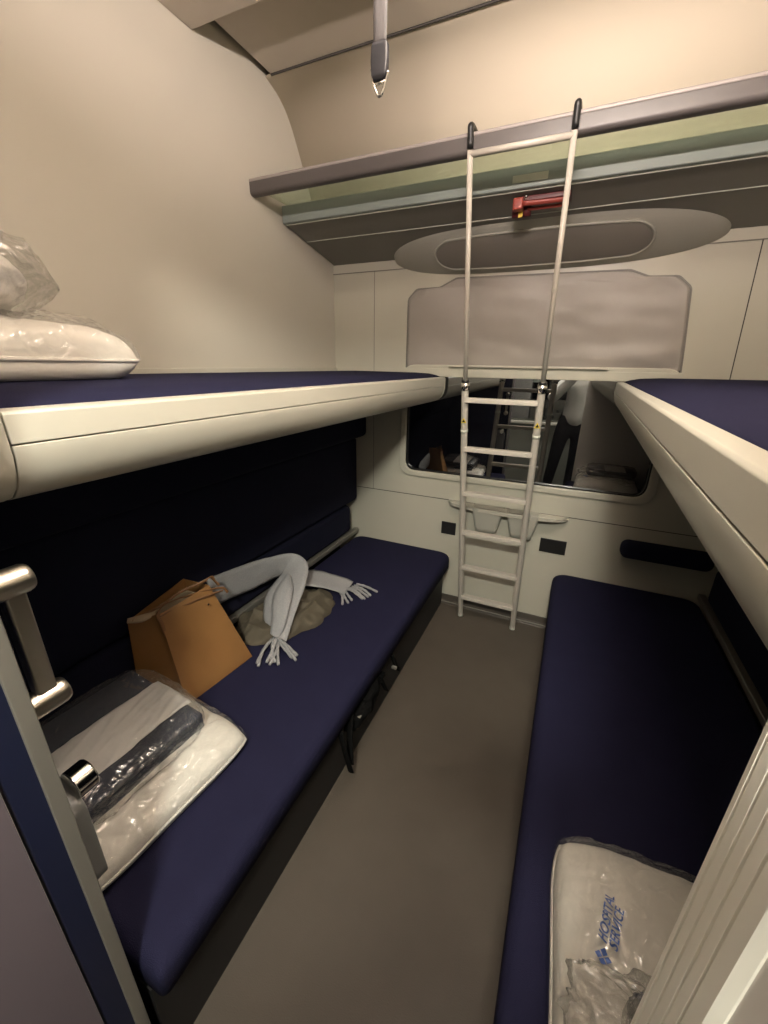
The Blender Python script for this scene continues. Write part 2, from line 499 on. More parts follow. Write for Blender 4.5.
# ------------------------------------------------------------------ window with frame, pane and blind
win = empty('window_1', (-.25, YB, 1.2), kind='structure')
def rect(x0, x1, z0, z1, r, n=8):
    return round_poly([(x0, z0), (x1, z0), (x1, z1), (x0, z1)], r, n)
bm = bmesh.new()
ringslab(bm, rect(-.945, .443, .84, 1.50, .09), rect(-.905, .403, .878, 1.47, .065), YX(YB - .014), YX(YB + .03))
childof(link('window_frame', bm, 'back', bevel=.006, segs=3), win)
bm = bmesh.new()
ringslab(bm, rect(-.908, .406, .876, 1.47, .065), rect(-.897, .395, .885, 1.46, .060), YX(YB - .004), YX(YB + .02))
childof(link('window_seal', bm, 'black'), win)
childof(link('window_pane', BX((-.92, .42, YB + .012, YB + .018, .865, 1.50)), 'glass'), win)

# blind: fabric sheet in a stepped panel outline, with groove and pull bar
bl = empty('window_blind', (-.25, YB, 1.45), 'pulled down taupe fabric roller blind with pull bar above window', 'blind')
OUT = [(-.925, 1.47), (.425, 1.47), (.412, 1.60), (.385, 1.83), (.330, 1.878), (.215, 1.883), (.140, 1.913), (-.655, 1.928), (-.745, 1.889), (-.875, 1.888), (-.925, 1.84)]
RR = [.01, .01, .05, .04, .04, .05, .05, .05, .05, .04, .04]
po = round_poly(OUT, RR, 5)
cx, cz = -.25, 1.68
pin = [(cx + (x - cx) * .988, cz + (z - cz) * .965) for x, z in po]
bm = bmesh.new(); ringslab(bm, po, pin, YX(YB - .004), YX(YB + .001))
childof(link('blind_edge_groove', bm, M['under']), bl)
# wrinkled cloth: grid clipped to the outline
bm = bmesh.new()
def inside(x, z, poly):
    c = False; j = len(poly) - 1
    for i in range(len(poly)):
        if (poly[i][1] > z) != (poly[j][1] > z) and x < (poly[j][0] - poly[i][0]) * (z - poly[i][1]) / (poly[j][1] - poly[i][1]) + poly[i][0]: c = not c
        j = i
    return c
NX, NZ = 110, 40
def span(z):
    xs = []
    for i in range(len(pin)):
        (xa, za), (xb, zb) = pin[i - 1], pin[i]
        if (za > z) != (zb > z): xs.append(xa + (xb - xa) * (z - za) / (zb - za))
    return (min(xs), max(xs)) if len(xs) > 1 else None
zs0, zs1 = min(p[1] for p in pin) + .0005, max(p[1] for p in pin) - .0008
rows = []
for j in range(NZ + 1):
    z = zs0 + (zs1 - zs0) * (1 - (1 - j / NZ) ** 1.6)
    s = span(z)
    row = []
    for i in range(NX + 1):
        x = s[0] + (s[1] - s[0]) * i / NX
        e = min(1, min(i, NX - i) / 6) * min(1, j / 3) * min(1, (NZ - j) / 3)
        y = YB - .006 - e * (.004 + .010 * noise.noise(Vector((x * 2.5, 0, z * 6 + x * 2))) + .006 * noise.noise(Vector((x * 6 + z * 5, 3, z * 14)))) 
        d = math.hypot((x - .28) / .16, (z - 1.55) / .05); y -= .012 * e * math.exp(-d * d)
        row.append(bm.verts.new((x, min(y, YB - .002), z)))
    rows.append(row)
for j in range(NZ):
    for i in range(NX): bm.faces.new((rows[j][i], rows[j][i + 1], rows[j + 1][i + 1], rows[j + 1][i]))
o = childof(link('blind_fabric', bm, 'blind', smooth=True), bl)
sd = o.modifiers.new('solid', 'SOLIDIFY'); sd.thickness = .0015
childof(link('bottom_rail', BX((-.932, .432, YB - .016, YB + .002, 1.437, 1.482)), 'back', bevel=.004), bl)
childof(link('pull_bar', BX((-.66, .125, YB - .034, YB - .012, 1.488, 1.500)), 'rail', bevel=.004), bl)

# ------------------------------------------------------------------ luggage shelf above the window
sh = empty('luggage_shelf', (-.25, 1.9, 2.15), 'long overhead luggage shelf with green glass above the window', 'shelf')
prof = round_poly([(1.655, 2.168), (1.655, 2.224), (1.685, 2.224), (1.70, 2.196), (1.69, 2.168)], [.018, .010, .008, .006, .012], 4)
bm = bmesh.new(); extrude_profile(bm, prof, [(lambda a, b, x=x: Vector((x, a, b))) for x in (XL, XR)])
childof(link('front_lip', bm, 'lip', bevel=.001), sh)
childof(link('lip_cap', BX((XL, XR, 1.6535, 1.672, 2.216, 2.2275)), 'lip_cap', bevel=.003), sh)
childof(link('glass_panel', BX((XL + .03, XR - .03, 1.692, 2.16, 2.190, 2.196)), 'green_glass'), sh)
prof = round_poly([(1.86, 2.190), (2.20, 2.190), (2.20, 2.13), (1.895, 2.118), (1.862, 2.120)], [.006, 0, 0, .003, .006], 4)
bm = bmesh.new(); extrude_profile(bm, prof, [(lambda a, b, x=x: Vector((x, a, b))) for x in (XL + .008, XR - .008)])
childof(link('fascia', bm, 'teal', smooth=False), sh)
bm = bmesh.new()
prof = [(1.885, 2.120), (2.046, 2.087), (2.046, 2.10), (1.885, 2.13)]
extrude_profile(bm, prof, [(lambda a, b, x=x: Vector((x, a, b))) for x in (XL + .008, XR - .008)])
childof(link('underside_panel', bm, 'under'), sh)
bm = bmesh.new()
prof = [(2.050, 2.086), (2.325, 2.032), (2.325, 2.05), (2.050, 2.10)]
extrude_profile(bm, prof, [(lambda a, b, x=x: Vector((x, a, b))) for x in (XL + .008, XR - .008)])
childof(link('underside_panel', bm, 'under'), sh)
bm = bmesh.new()
tube(bm, [(XL + .008, 2.048, 2.0865), (XR - .008, 2.048, 2.0865)], .0025, 6)
tube(bm, [(XL + .008, 1.884, 2.118), (XR - .008, 1.884, 2.118)], .0025, 6)
childof(link('edge_bead', bm, 'label'), sh)
childof(link('label_sticker', BX((-.336, -.212, 1.8585, 1.8605, 2.136, 2.160)), 'label', bevel=.0005), sh)

# housing with an oval panel under the shelf
hs = empty('air_duct_housing', (-.26, 2.25, 2.0), 'rounded grey housing with dark oval panel below overhead shelf', 'housing')
HX0, HX1 = -1.005, .465
def hsurf(x, v, lift=0.0):
    u = (x - (HX0 + HX1) / 2) / ((HX1 - HX0) / 2)
    s = max(0.0, 1 - abs(u) ** 3.2) ** .55
    y0, z0 = 2.325 - .245 * s, 2.035 + .245 * s * .196      # front edge on the underside
    y1, z1 = 2.325, 2.030 - .095 * s                          # lower edge on the wall
    a = v * PI / 2
    # rounded quarter section
    k = .35
    py = y0 + (y1 - y0) * ((1 - math.cos(a)) * k + v * (1 - k))
    pz = z0 + (z1 - z0) * (math.sin(a) * k + v * (1 - k))
    n = Vector((0, -(.095) , -.215)).normalized()
    return Vector((x, py, pz)) + n * lift * min(1, s * 1.5)
bm = bmesh.new(); NU, NV = 80, 12
g = [[bm.verts.new(hsurf((HX0 + HX1) / 2 + (HX1 - HX0) / 2 * math.sin(PI / 2 * (-1 + 2 * i / NU)) * .9999, j / NV, -.0)) for j in range(NV + 1)] for i in range(NU + 1)]
for i in range(NU):
    for j in range(NV): bm.faces.new((g[i][j], g[i + 1][j], g[i + 1][j + 1], g[i][j + 1]))
    bm.faces.new((g[i][0], g[i][NV], g[i + 1][NV], g[i + 1][0]))
childof(link('housing_shell', bm, 'housing', smooth=False, auto=True), hs)
for p in bpy.data.objects['housing_shell'].data.polygons: p.use_smooth = len(p.vertices) == 4 and p.normal.z < .3
bpy.data.objects['housing_shell'].data.polygons
ovx0, ovx1, vA, vB = -.728, .186, .20, .82
def oval(s, grow):
    """stadium outline point in x, v"""
    cxo = (ovx0 + ovx1) / 2; L2 = (ovx1 - ovx0) / 2 + grow; r = (vB - vA) / 2 + grow / .235; rx = .105 + grow
    a = 2 * PI * s
    ca, sa = math.cos(a), math.sin(a)
    ex = math.copysign(abs(ca) ** .35, ca) ; 
    # superellipse keeps long straight sides with round ends
    x = cxo + (L2 - rx) * max(-1, min(1, ca * 3)) + rx * ca
    return x, (vA + vB) / 2 + r * (math.copysign(abs(sa) ** .9, sa))
bm = bmesh.new(); K = 96
for grow, mkey in ((0, None),):
    outl = [oval(k / K, 0) for k in range(K)]
    rings = []
    for t in [1 - q / 8 for q in range(8)]:
        rings.append([bm.verts.new(hsurf((ovx0 + ovx1) / 2 + (x - (ovx0 + ovx1) / 2) * t, (vA + vB) / 2 + (v - (vA + vB) / 2) * t, .004)) for x, v in outl])
    for A, B in zip(rings, rings[1:]):
        for k in range(K): bm.faces.new((A[k], A[(k + 1) % K], B[(k + 1) % K], B[k]))
    bm.faces.new(rings[-1])
childof(link('oval_panel', bm, 'housing_in', smooth=True), hs)
bm = bmesh.new()
tube(bm, [hsurf(*oval(k / K, .006), .003) for k in range(K)], .0055, 8, closed=True)
childof(link('oval_rim', bm, 'housing', smooth=True), hs)

# red emergency hammer holder under the shelf
rh = empty('emergency_hammer', (-.25, 1.95, 2.09), 'red emergency hammer in a bracket under the overhead shelf', 'emergency hammer')
def red(name, bm, m, **kw):
    return childof(link(name, bm, m, **kw), rh)
red('hammer_handle', TUBE(spline([(-.300, 1.925, 2.092), (-.22, 1.930, 2.091), (-.135, 1.930, 2.091)], 6), [.011] * 13, 12), 'red', smooth=True)
red('bracket_bar', TUBE([(-.285, 1.960, 2.080), (-.135, 1.960, 2.080)], .006, 10), 'red', smooth=True)
red('bracket_plate', BX((-.32, -.13, 1.915, 1.985, 2.094, 2.112)), 'dred', bevel=.003)
red('hammer_head', BX((-.335, -.298, 1.905, 1.945, 2.068, 2.108)), 'red', bevel=.006)
red('holder', TUBE([(-.325, 1.970, 2.058), (-.325, 1.970, 2.100)], .020, 16), 'dred', smooth=True)
red('holder', TUBE([(-.290, 1.975, 2.060), (-.290, 1.975, 2.098)], .018, 16), 'dred', smooth=True)
red('warning_mark', BX((-.316, -.300, 1.945, 1.949, 2.052, 2.070)), 'yellow')
red('clip', TUBE([(-.292, 1.91, 2.10), (-.285, 1.905, 2.112)], .005, 8), 'chrome', smooth=True)

# ------------------------------------------------------------------ ladder
LY = lambda z: 2.20 - .255 * z
ld = empty('berth_ladder', (-.285, 2.2, 0), 'cream metal ladder leaning against overhead shelf in front of window', 'ladder')
xl, xr = -.447, -.127
def P(x, z, dy=0): return Vector((x, LY(z) + dy, z))
for x in (xl, xr):
    childof(link('stile', TUBE([P(x, .012), P(x, 1.40)], .0155, 20), 'ladder', smooth=True, bevel=.002), ld)
for x in (xl, xr):
    childof(link('foot', TUBE([P(x, 0.002), P(x, .020)], .0162, 20), 'label', smooth=True), ld)
for z in (1.355, 1.125, .885, .645, .405, .175):
    bm = bmesh.new()
    y = LY(z)
    prof = round_poly([(y - .028, z - .012), (y + .012, z - .012), (y + .012, z + .010), (y - .028, z + .010)], .004, 2)
    extrude_profile(bm, prof, [(lambda a, b, xx=xx: Vector((xx, a, b))) for xx in (xl + .008, xr - .008)])
    childof(link('rung', bm, 'ladder', bevel=.001), ld)
for x in (xl, xr):
    childof(link('upper_stile', TUBE([P(x, 1.38), P(x, 2.175)], .0095, 16), 'ladder', smooth=True), ld)
    childof(link('collar', TUBE([P(x, 1.398), P(x, 1.43)], .0185, 20), 'chrome', smooth=True), ld)
    childof(link('collar_band', TUBE([P(x, 1.430), P(x, 1.440)], .0165, 20), 'black', smooth=True), ld)
    bm = bmesh.new()
    yy = LY(2.2)
    path = [P(x, 2.180), P(x, 2.222), Vector((x, yy - .006, 2.234)), Vector((x, 1.655, 2.239)), Vector((x, 1.700, 2.239)), Vector((x, 1.712, 2.225))]
    tube(bm, spline(path, 4), .0105, 10)
    childof(link('hook', bm, 'black', smooth=True), ld)
    # warning sticker: yellow triangle on the stile
    c = P(x, 1.262, -.0172)
    bm = bmesh.new()
    slab(bm, [(x - .013, 1.250), (x + .013, 1.250), (x, 1.275)], lambda a, b: Vector((a, LY(b) - .0165, b)), lambda a, b: Vector((a, LY(b) - .0172, b)))
    s = childof(link('warning_sticker', bm, 'yellow'), ld)
    bm = bmesh.new()
    slab(bm, [(x - .0075, 1.2535), (x + .0075, 1.2535), (x + .002, 1.265), (x - .001, 1.266)], lambda a, b: Vector((a, LY(b) - .0172, b)), lambda a, b: Vector((a, LY(b) - .0176, b)))
    childof(link('symbol', bm, 'black'), s)
    childof(link('height_clip', TUBE([P(x, 1.205), P(x, 1.218)], .0170, 20), 'label', smooth=True), ld)
childof(link('top_bar', TUBE([P(xl, 2.165), P(xr, 2.165)], .0095, 16), 'ladder', smooth=True), ld)

# ------------------------------------------------------------------ tray with two bins, sockets
tr = empty('wall_tray', (-.27, 2.28, .70), 'cream moulded wall ledge with two small bins below window', 'tray')
outl = []
for k in range(49):
    t = k / 48; x = -.610 + .685 * t; u = 2 * t - 1
    d = (.085 + .022 * math.exp(-((x + .26) / .17) ** 2)) * (max(0, 1 - abs(u) ** 5) ** .5)
    outl.append((x, YB - max(d, .002)))
outl += [(.075, YB), (-.610, YB)]
holes = [(-.448, -.268), (-.248, -.072)]
bm = bmesh.new()
slab(bm, outl, XY(.700), XY(.716))
childof(link('ledge', bm, 'rail', bevel=.006, segs=3), tr)
bm = bmesh.new(); tube(bm, [Vector((x, y + .004, .716)) for x, y in outl[1:48]], .006, 8)
childof(link('raised_rim', bm, 'rail', smooth=True), tr)
for x0, x1 in holes:
    bm = bmesh.new()
    rings = []
    for (z, ins) in ((.722, 0), (.700, .003), (.60, .024), (.572, .032), (.568, .045)):
        pp = round_poly([(x0 + ins, YB - .096 + ins * .6), (x1 - ins, YB - .096 + ins * .6), (x1 - ins, YB - .012), (x0 + ins, YB - .012)], .018, 4)
        rings.append([bm.verts.new((a, b, z)) for a, b in pp])
    n = len(rings[0])
    for A, B in zip(rings, rings[1:]):
        for k in range(n): bm.faces.new((A[k], A[(k + 1) % n], B[(k + 1) % n], B[k]))
    bm.faces.new(rings[-1])
    bn = childof(link('bin', bm, 'housing', smooth=True), tr)
    bm = bmesh.new(); pp = round_poly([(x0 + .008, YB - .080), (x1 - .008, YB - .080), (x1 - .008, YB - .020), (x0 + .008, YB - .020)], .014, 4)
    slab(bm, pp, XY(.7165), XY(.7215)); childof(link('bin_lid', bm, 'housing', bevel=.001), bn)
for k, (x0, x1, z0, z1, lb) in enumerate(((-.645, -.552, .487, .570, 'black wall socket plate left of the ladder'),
                                          (-.052, .088, .487, .572, 'black wall socket plate right of the ladder'))):
    s = empty('wall_socket', ((x0 + x1) / 2, YB, (z0 + z1) / 2), lb, 'socket')
    childof(link('socket_plate', BX((x0, x1, YB - .007, YB, z0, z1)), 'black', bevel=.003), s)
    bm = bmesh.new(); zc = (z0 + z1) / 2; xc = (x0 + x1) / 2
    for dx in (-.012, 0, .012): tube(bm, [(xc + dx, YB - .008, zc), (xc + dx, YB - .0069, zc)], .003, 8)
    childof(link('socket_holes', bm, M['box']), s)

# ------------------------------------------------------------------ berths
def cushion(bm, x0, x1, y0, y1, z0, z1, rc, rt, far=(True, True), sag=0.006):
    """upholstered slab: rounded plan corners (far corners), rounded top edges"""
    layers = [(0, z0), (-.004, z0 + .01)]
    H = z1 - z0
    layers = [(rt * .6, z0), (0, z0 + rt * .5), (0, z1 - rt)]
    for k in range(1, 6):
        a = PI / 2 * k / 5
        layers.append((rt * (1 - math.cos(a)), z1 - rt + rt * math.sin(a)))
    rings = []
    for ins, z in layers:
        r = [.02, rc if far[1] else .02, rc if far[0] else .02, .02]
        pp = round_poly([(x0 + ins, y0 + ins), (x1 - ins, y0 + ins), (x1 - ins, y1 - ins), (x0 + ins, y1 - ins)], [.02, .02, r[1], r[2]], 6)
        rings.append([bm.verts.new((a, b, z)) for a, b in pp])
    n = len(rings[0])
    for A, B in zip(rings, rings[1:]):
        for k in range(n): bm.faces.new((A[k], A[(k + 1) % n], B[(k + 1) % n], B[k]))
    bm.faces.new(rings[0]); 
    bm.faces.new(rings[-1])

def rounded_box(bm, x0, x1, y0, y1, z0, z1): box(bm, x0, x1, y0, y1, z0, z1)

# lower left seat
sl = empty('lower_berth', (-.95, 1.26, 0), 'lower left navy berth seat holding tan handbag and scarf', 'berth')
bm = bmesh.new(); cushion(bm, -1.235, -.555, .205, 2.285, .285, .388, .07, .035)
childof(link('seat_cushion', bm, 'navy', smooth=True), sl)
childof(link('under_seat_panel', BX((-1.235, -.600, .205, 2.28, 0, .285)), 'box'), sl)
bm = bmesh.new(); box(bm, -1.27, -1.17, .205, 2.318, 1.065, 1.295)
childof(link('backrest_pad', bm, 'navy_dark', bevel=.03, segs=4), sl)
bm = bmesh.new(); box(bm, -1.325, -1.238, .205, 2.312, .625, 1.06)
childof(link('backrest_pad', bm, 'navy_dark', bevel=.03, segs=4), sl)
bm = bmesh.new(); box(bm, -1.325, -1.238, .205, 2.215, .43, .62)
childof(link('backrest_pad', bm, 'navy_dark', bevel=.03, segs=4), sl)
childof(link('back_rail', BX((-1.262, -1.230, .21, 2.30, .395, .425)), 'alu', bevel=.004), sl)
childof(link('back_panel', BX((-1.395, -1.325, .205, 2.20, 0, 1.295)), 'black'), sl)
for pts in ([(-.562, .90, .30), (-.545, .905, .20), (-.535, .925, .085)], [(-.565, .985, .30), (-.56, .965, .20), (-.540, .935, .11)], [(-.565, 1.23, .27), (-.56, 1.27, .18), (-.575, 1.33, .10)], [(-.565, 1.08, .28), (-.553, 1.12, .19), (-.570, 1.2, .24)], [(-.565, 1.36, .28), (-.553, 1.40, .17), (-.580, 1.47, .12)]):
    bm = bmesh.new(); c = spline(pts, 5); tube(bm, c, .0125, 8, flat=.3)
    childof(link('restraint_strap', bm, 'webbing_black', smooth=True), sl)
for q in ((-.575, -.545, 1.02, 1.045, .235, .25), (-.57, -.546, 1.37, 1.385, .19, .205)):
    childof(link('strap_buckle', BX(q), 'alu', bevel=.003), sl)
bm = bmesh.new(); bmesh.ops.create_icosphere(bm, subdivisions=4, radius=1)
for v in bm.verts:
    w = Vector((v.co.x * .045, v.co.y * .15, v.co.z * .055)); w += v.co * .03 * (ridged(w * 14) - 1)
    v.co = w + Vector((-.585, 1.13, .235))
childof(link('strap_bundle', bm, 'webbing_black', smooth=True), sl)

# lower right seat
sr = empty('lower_berth', (.42, 1.26, 0), 'lower right navy berth seat holding white pillow in plastic', 'berth')
bm = bmesh.new(); cushion(bm, .046, .735, .205, 2.285, .285, .400, .07, .035, far=(True, True))
childof(link('seat_cushion', bm, 'navy', smooth=True), sr)
childof(link('under_seat_panel', BX((.095, .735, .205, 2.28, 0, .285)), 'box'), sr)
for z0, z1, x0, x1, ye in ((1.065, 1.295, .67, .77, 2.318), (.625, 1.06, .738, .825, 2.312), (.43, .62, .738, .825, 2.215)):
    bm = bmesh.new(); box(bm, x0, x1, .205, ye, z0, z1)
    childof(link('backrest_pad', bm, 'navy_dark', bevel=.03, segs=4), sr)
childof(link('back_rail', BX((.730, .762, .21, 2.30, .395, .425)), 'alu', bevel=.004), sr)
childof(link('back_panel', BX((.825, .895, .205, 2.20, 0, 1.295)), 'black'), sr)
# bolster at the window end
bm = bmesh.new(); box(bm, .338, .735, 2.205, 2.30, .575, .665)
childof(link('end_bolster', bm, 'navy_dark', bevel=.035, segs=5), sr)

def upper(name, label, mirror):
    root = empty(name, ((-1.04 if not mirror else .53), 1.26, 1.30), label, 'berth')
    def X(x, y):                      # left berth coordinates -> world, the right one drawn slightly in
        if not mirror: return x
        t = (x + 1.395) / .715       # 0 at wall, 1 at rail
        return .895 + ((.118 + .025 * y) - .895) * t
    def cu(bm, x0, x1, y0, y1, z0, z1):
        pr = round_poly([(x0, z0), (x1, z0), (x1, z1), (x0, z1)], .012, 3)
        extrude_profile(bm, pr, [(lambda a, b, y=y: Vector((X(a, y), y, b))) for y in (y0, y1)])
    bm = bmesh.new()
    pr = [(-1.384, 1.345), (-.702, 1.345), (-.702, 1.430), (-.710, 1.438), (-.730, 1.445), (-.770, 1.453), (-.85, 1.457), (-1.25, 1.459), (-1.36, 1.456), (-1.384, 1.448)]
    extrude_profile(bm, pr, [(lambda a, b, y=y: Vector((X(a, y), y, b))) for y in (.205, 2.31)])
    childof(link('mattress', bm, 'navy', bevel=.006), root)
    # rail: flat upper face, bulging lower face curling beneath
    up = [(-.705, 1.436), (-.682, 1.434), (-.678, 1.430), (-.676, 1.3905), (-.690, 1.3905), (-.705, 1.392)]
    lo = [(-.676, 1.3885), (-.6765, 1.375), (-.682, 1.350), (-.694, 1.328), (-.712, 1.311), (-.735, 1.303), (-.76, 1.301), (-.78, 1.304), (-.78, 1.315), (-.71, 1.335), (-.70, 1.3885)]
    for nm, pr in (('rail_face', up), ('rail_underside', lo)):
        bm = bmesh.new(); extrude_profile(bm, pr, [(lambda a, b, y=y: Vector((X(a, y), y, b))) for y in (.282, 2.295)])
        childof(link(nm, bm, 'rail', bevel=.0015), root)
    full = up[:3] + lo[1:9]
    for y0, y1 in ((.205, .280), (2.297, 2.312)):
        bm = bmesh.new()
        g = .002
        pr = [(a + g * (1 if a > -.70 else 0), b) for a, b in full] + [(-.78, 1.36), (-.705, 1.40)]
        extrude_profile(bm, pr, [(lambda a, b, y=y: Vector((X(a, y), y, b))) for y in (y0, y1)])
        childof(link('rail_end_cap', bm, 'rail', bevel=.003), root)
    bm = bmesh.new(); cu(bm, -1.393, -.76, .205, 2.31, 1.302, 1.345)
    childof(link('berth_base', bm, 'black'), root)
    bm = bmesh.new(); box(bm, X(-.72, 2.3) - .02, X(-.72, 2.3) + .02, 2.312, 2.326, 1.33, 1.43)
    childof(link('wall_bracket', bm, 'black', bevel=.003), root)
    return root
upper('upper_berth', 'upper left folding berth with white rail and navy mattress', False)
upper('upper_berth', 'upper right folding berth with glossy white rail and navy mattress', True)

# ------------------------------------------------------------------ hanging strap
st = empty('safety_strap', (-.475, 1.0, ZC), 'grey webbing strap with metal clip hanging from ceiling', 'strap')
bm = bmesh.new()
def strapbox(bm, w, pts, th):
    c = spline(pts, 6); ribbon(bm, pts, [Vector((w, 0, 0))] * len(pts), th, nw=4)
strapbox(bm, .0155, [(-.477, 1.0, 2.57), (-.475, 1.0, 2.40), (-.476, 1.0, 2.25), (-.477, 1.0, 2.112)], .003)
childof(link('webbing', bm, 'strap', smooth=True), st)
bm = bmesh.new()
sec = round_poly([(-.019, -.007), (.019, -.007), (.019, .007), (-.019, .007)], .005, 3)
rings = []
for z, s in ((2.118, .85), (2.113, .98), (2.09, 1.05), (2.068, .95), (2.058, .7)):
    rings.append([bm.verts.new((-.477 + a * s, 1.0 + b, z)) for a, b in sec])
n = len(sec)
for A, B in zip(rings, rings[1:]):
    for k in range(n): bm.faces.new((A[k], A[(k + 1) % n], B[(k + 1) % n], B[k]))
bm.faces.new(rings[0]); bm.faces.new(rings[-1])
childof(link('strap_sleeve', bm, 'strap_dark', smooth=True), st)
bm = bmesh.new()
tube(bm, spline([(-.496, 1.0, 2.080), (-.493, 1.0, 2.062), (-.484, 1.0, 2.040), (-.477, 1.0, 2.034), (-.470, 1.0, 2.040), (-.461, 1.0, 2.062), (-.458, 1.0, 2.070)], 5), .0032, 8)
tube(bm, [(-.489, 1.0, 2.055), (-.465, 1.0, 2.055)], .0035, 8)
childof(link('metal_clip', bm, 'chrome', smooth=True), st)
bm = bmesh.new(); box(bm, -.500, -.454, .985, 1.015, ZC - .012, ZC)
childof(link('ceiling_anchor', bm, 'alu', bevel=.003), st)

# ------------------------------------------------------------------ pillows and packets
def pillow_h(u, v, H):
    a = max(0.0, 1 - abs(u) ** 3.8); b = max(0.0, 1 - abs(v) ** 3.8)
    return H * (a * b) ** .36
def wr(p, seed, amp):
    q = Vector((p.x * 9 + seed, p.y * 4, p.z * 6))
    return amp * (noise.noise(q) + .6 * noise.noise(Vector((p.x * 26, p.y * 11 + seed, p.z * 12))))
def pillow_mesh(sx, sy, H, seed, amp=.006, n=44, grow=1.0, crumple=0.0, droop=.0):
    """pillow centred on x,y with its underside on z = 0; returns bmesh and a top-height function"""
    def top(u, v):
        x, y = u * sx / 2 * grow, v * sy / 2 * grow
        pin_ = 1 - .035 * (abs(u) ** 6) * (1 - abs(v) ** 2) - 0
        pin2 = 1 - .035 * (abs(v) ** 6) * (1 - abs(u) ** 2)
        h = pillow_h(u, v, H)
        e = min(1, h / (H * .4))
        p = Vector((x, y, 0))
        z = H * .33 + h * .67 * grow + e * wr(p, seed, amp)
        if crumple: z += e * crumple * (ridged(Vector((x * 9 + seed, y * 7, 1))) - 1.0)
        if crumple: z += e * .45 * crumple * (ridged(Vector((x * 5, y * 34, seed)), 2) - .9)
        return Vector((x * pin_ * (1 - .085 * abs(v) ** 5), y * pin2 * (1 - .085 * abs(u) ** 5), z))
    def bot(u, v):
        t = top(u, v); h = pillow_h(u, v, H)
        return Vector((t.x, t.y, max(0.0, H * .33 - h * .5) - (grow - 1) * .02))
    bm = bmesh.new()
    f = lambda k: math.sin(PI / 2 * (-1 + 2 * k / n))
    T = [[bm.verts.new(top(f(i), f(j))) for j in range(n + 1)] for i in range(n + 1)]
    B = [[(T[i][j] if i in (0, n) or j in (0, n) else bm.verts.new(bot(f(i), f(j)))) for j in range(n + 1)] for i in range(n + 1)]
    for i in range(n):
        for j in range(n):
            bm.faces.new((T[i][j], T[i + 1][j], T[i + 1][j + 1], T[i][j + 1]))
            fs = (B[i][j], B[i][j + 1], B[i + 1][j + 1], B[i + 1][j])
            if not crumple: bm.faces.new(fs)
    return bm, top
def make_pillow(loc, rz, sx, sy, H, label, seed, rot=(0, 0), film='plastic'):
    root = empty('wrapped_pillow', loc, label, 'pillow', rz=rz)
    root.rotation_euler = (rot[0], rot[1], rz)
    bm, top = pillow_mesh(sx, sy, H, seed, amp=.008)
    link('pillow', bm, 'pillow', root, smooth=True)
    edge = []
    n = 40
    for a, b in [(-1 + 2 * k / n, -1) for k in range(n)] + [(1, -1 + 2 * k / n) for k in range(n)] + [(1 - 2 * k / n, 1) for k in range(n)] + [(-1, 1 - 2 * k / n) for k in range(n)]:
        edge.append(top(a, b))
    bm = bmesh.new(); tube(bm, edge, .0045, 8, closed=True)
    link('piping', bm, 'piping', root, smooth=True)
    bm, top2 = pillow_mesh(sx, sy, H * 1.04, seed + 3, amp=.004, n=90, grow=1.03, crumple=.014)
    link('plastic_bag', bm, film, root, smooth=True)
    return root, top2
p1, _ = make_pillow((-.975, .446, .388), math.radians(-4), .46, .50, .095, 'white pillow in clear plastic under the blanket packet on lower left berth', 1)
p2, top_r = make_pillow((.385, .492, .400), math.radians(2), .53, .555, .135, 'white pillow in printed plastic bag on lower right berth', 5)
p3, _ = make_pillow((-1.155, .470, 1.459), 0.05, .44, .46, .120, 'white plastic wrapped pillow on upper left berth', 9)

# printed writing on the right pillow bag, following its surface
def drape(bm, T, lift=.006):
    for v in bm.verts:
        q = T @ v.co
        v.co = Vector((q.x, q.y, top_r(max(-1, min(1, q.x / (.53 / 2 * 1.035))), max(-1, min(1, q.y / (.555 / 2 * 1.035)))).z + lift))
def text_bm(s, size):
    cu = bpy.data.curves.new('text', 'FONT'); cu.body = s; cu.size = size; cu.resolution_u = 3
    cu.shear = .25; cu.offset = size * .018
    o = bpy.data.objects.new('text', cu); C.objects.link(o)
    dg = bpy.context.evaluated_depsgraph_get()
    me = bpy.data.meshes.new_from_object(o.evaluated_get(dg))
    bm = bmesh.new(); bm.from_mesh(me)
    bpy.data.objects.remove(o); bpy.data.curves.remove(cu); bpy.data.meshes.remove(me)
    for f in list(bm.faces): pass
    bmesh.ops.subdivide_edges(bm, edges=bm.edges[:], cuts=1)
    return bm
# local axes of the print: text runs away from the viewer
TX = Vector((-.187, .030, 0))      # origin in pillow coordinates
ang = math.radians(76)
def TM(dx, dy): return Matrix.Translation(TX) @ Matrix.Rotation(ang, 4, 'Z') @ Matrix.Translation((dx, dy, 0))
pr = bpy.data.objects.new('printed_logo', None); C.objects.link(pr); pr.parent = p2
for s, dy in (('HOSPITAL', 0), ('SERVICE', -.0175)):
    bm = text_bm(s, .0205); drape(bm, TM(.022, dy) @ Matrix.Diagonal((.86, 1, 1, 1))); o = link('lettering', bm, 'print', pr)
bm = bmesh.new()
for a, b in ((0, 0), (1, 0), (0, 1), (1, 1)):
    q = .0085; g = .002
    x0, y0 = a * (q + g), -.010 + b * (q + g)
    vs_ = [bm.verts.new((x, y, 0)) for x, y in ((x0, y0), (x0 + q, y0), (x0 + q, y0 + q), (x0, y0 + q))]
    bm.faces.new(vs_)
drape(bm, TM(0, 0) @ Matrix.Rotation(math.radians(45), 4, 'Z') @ Matrix.Translation((-.006, -.002, 0))); link('logo_mark', bm, 'print', pr)

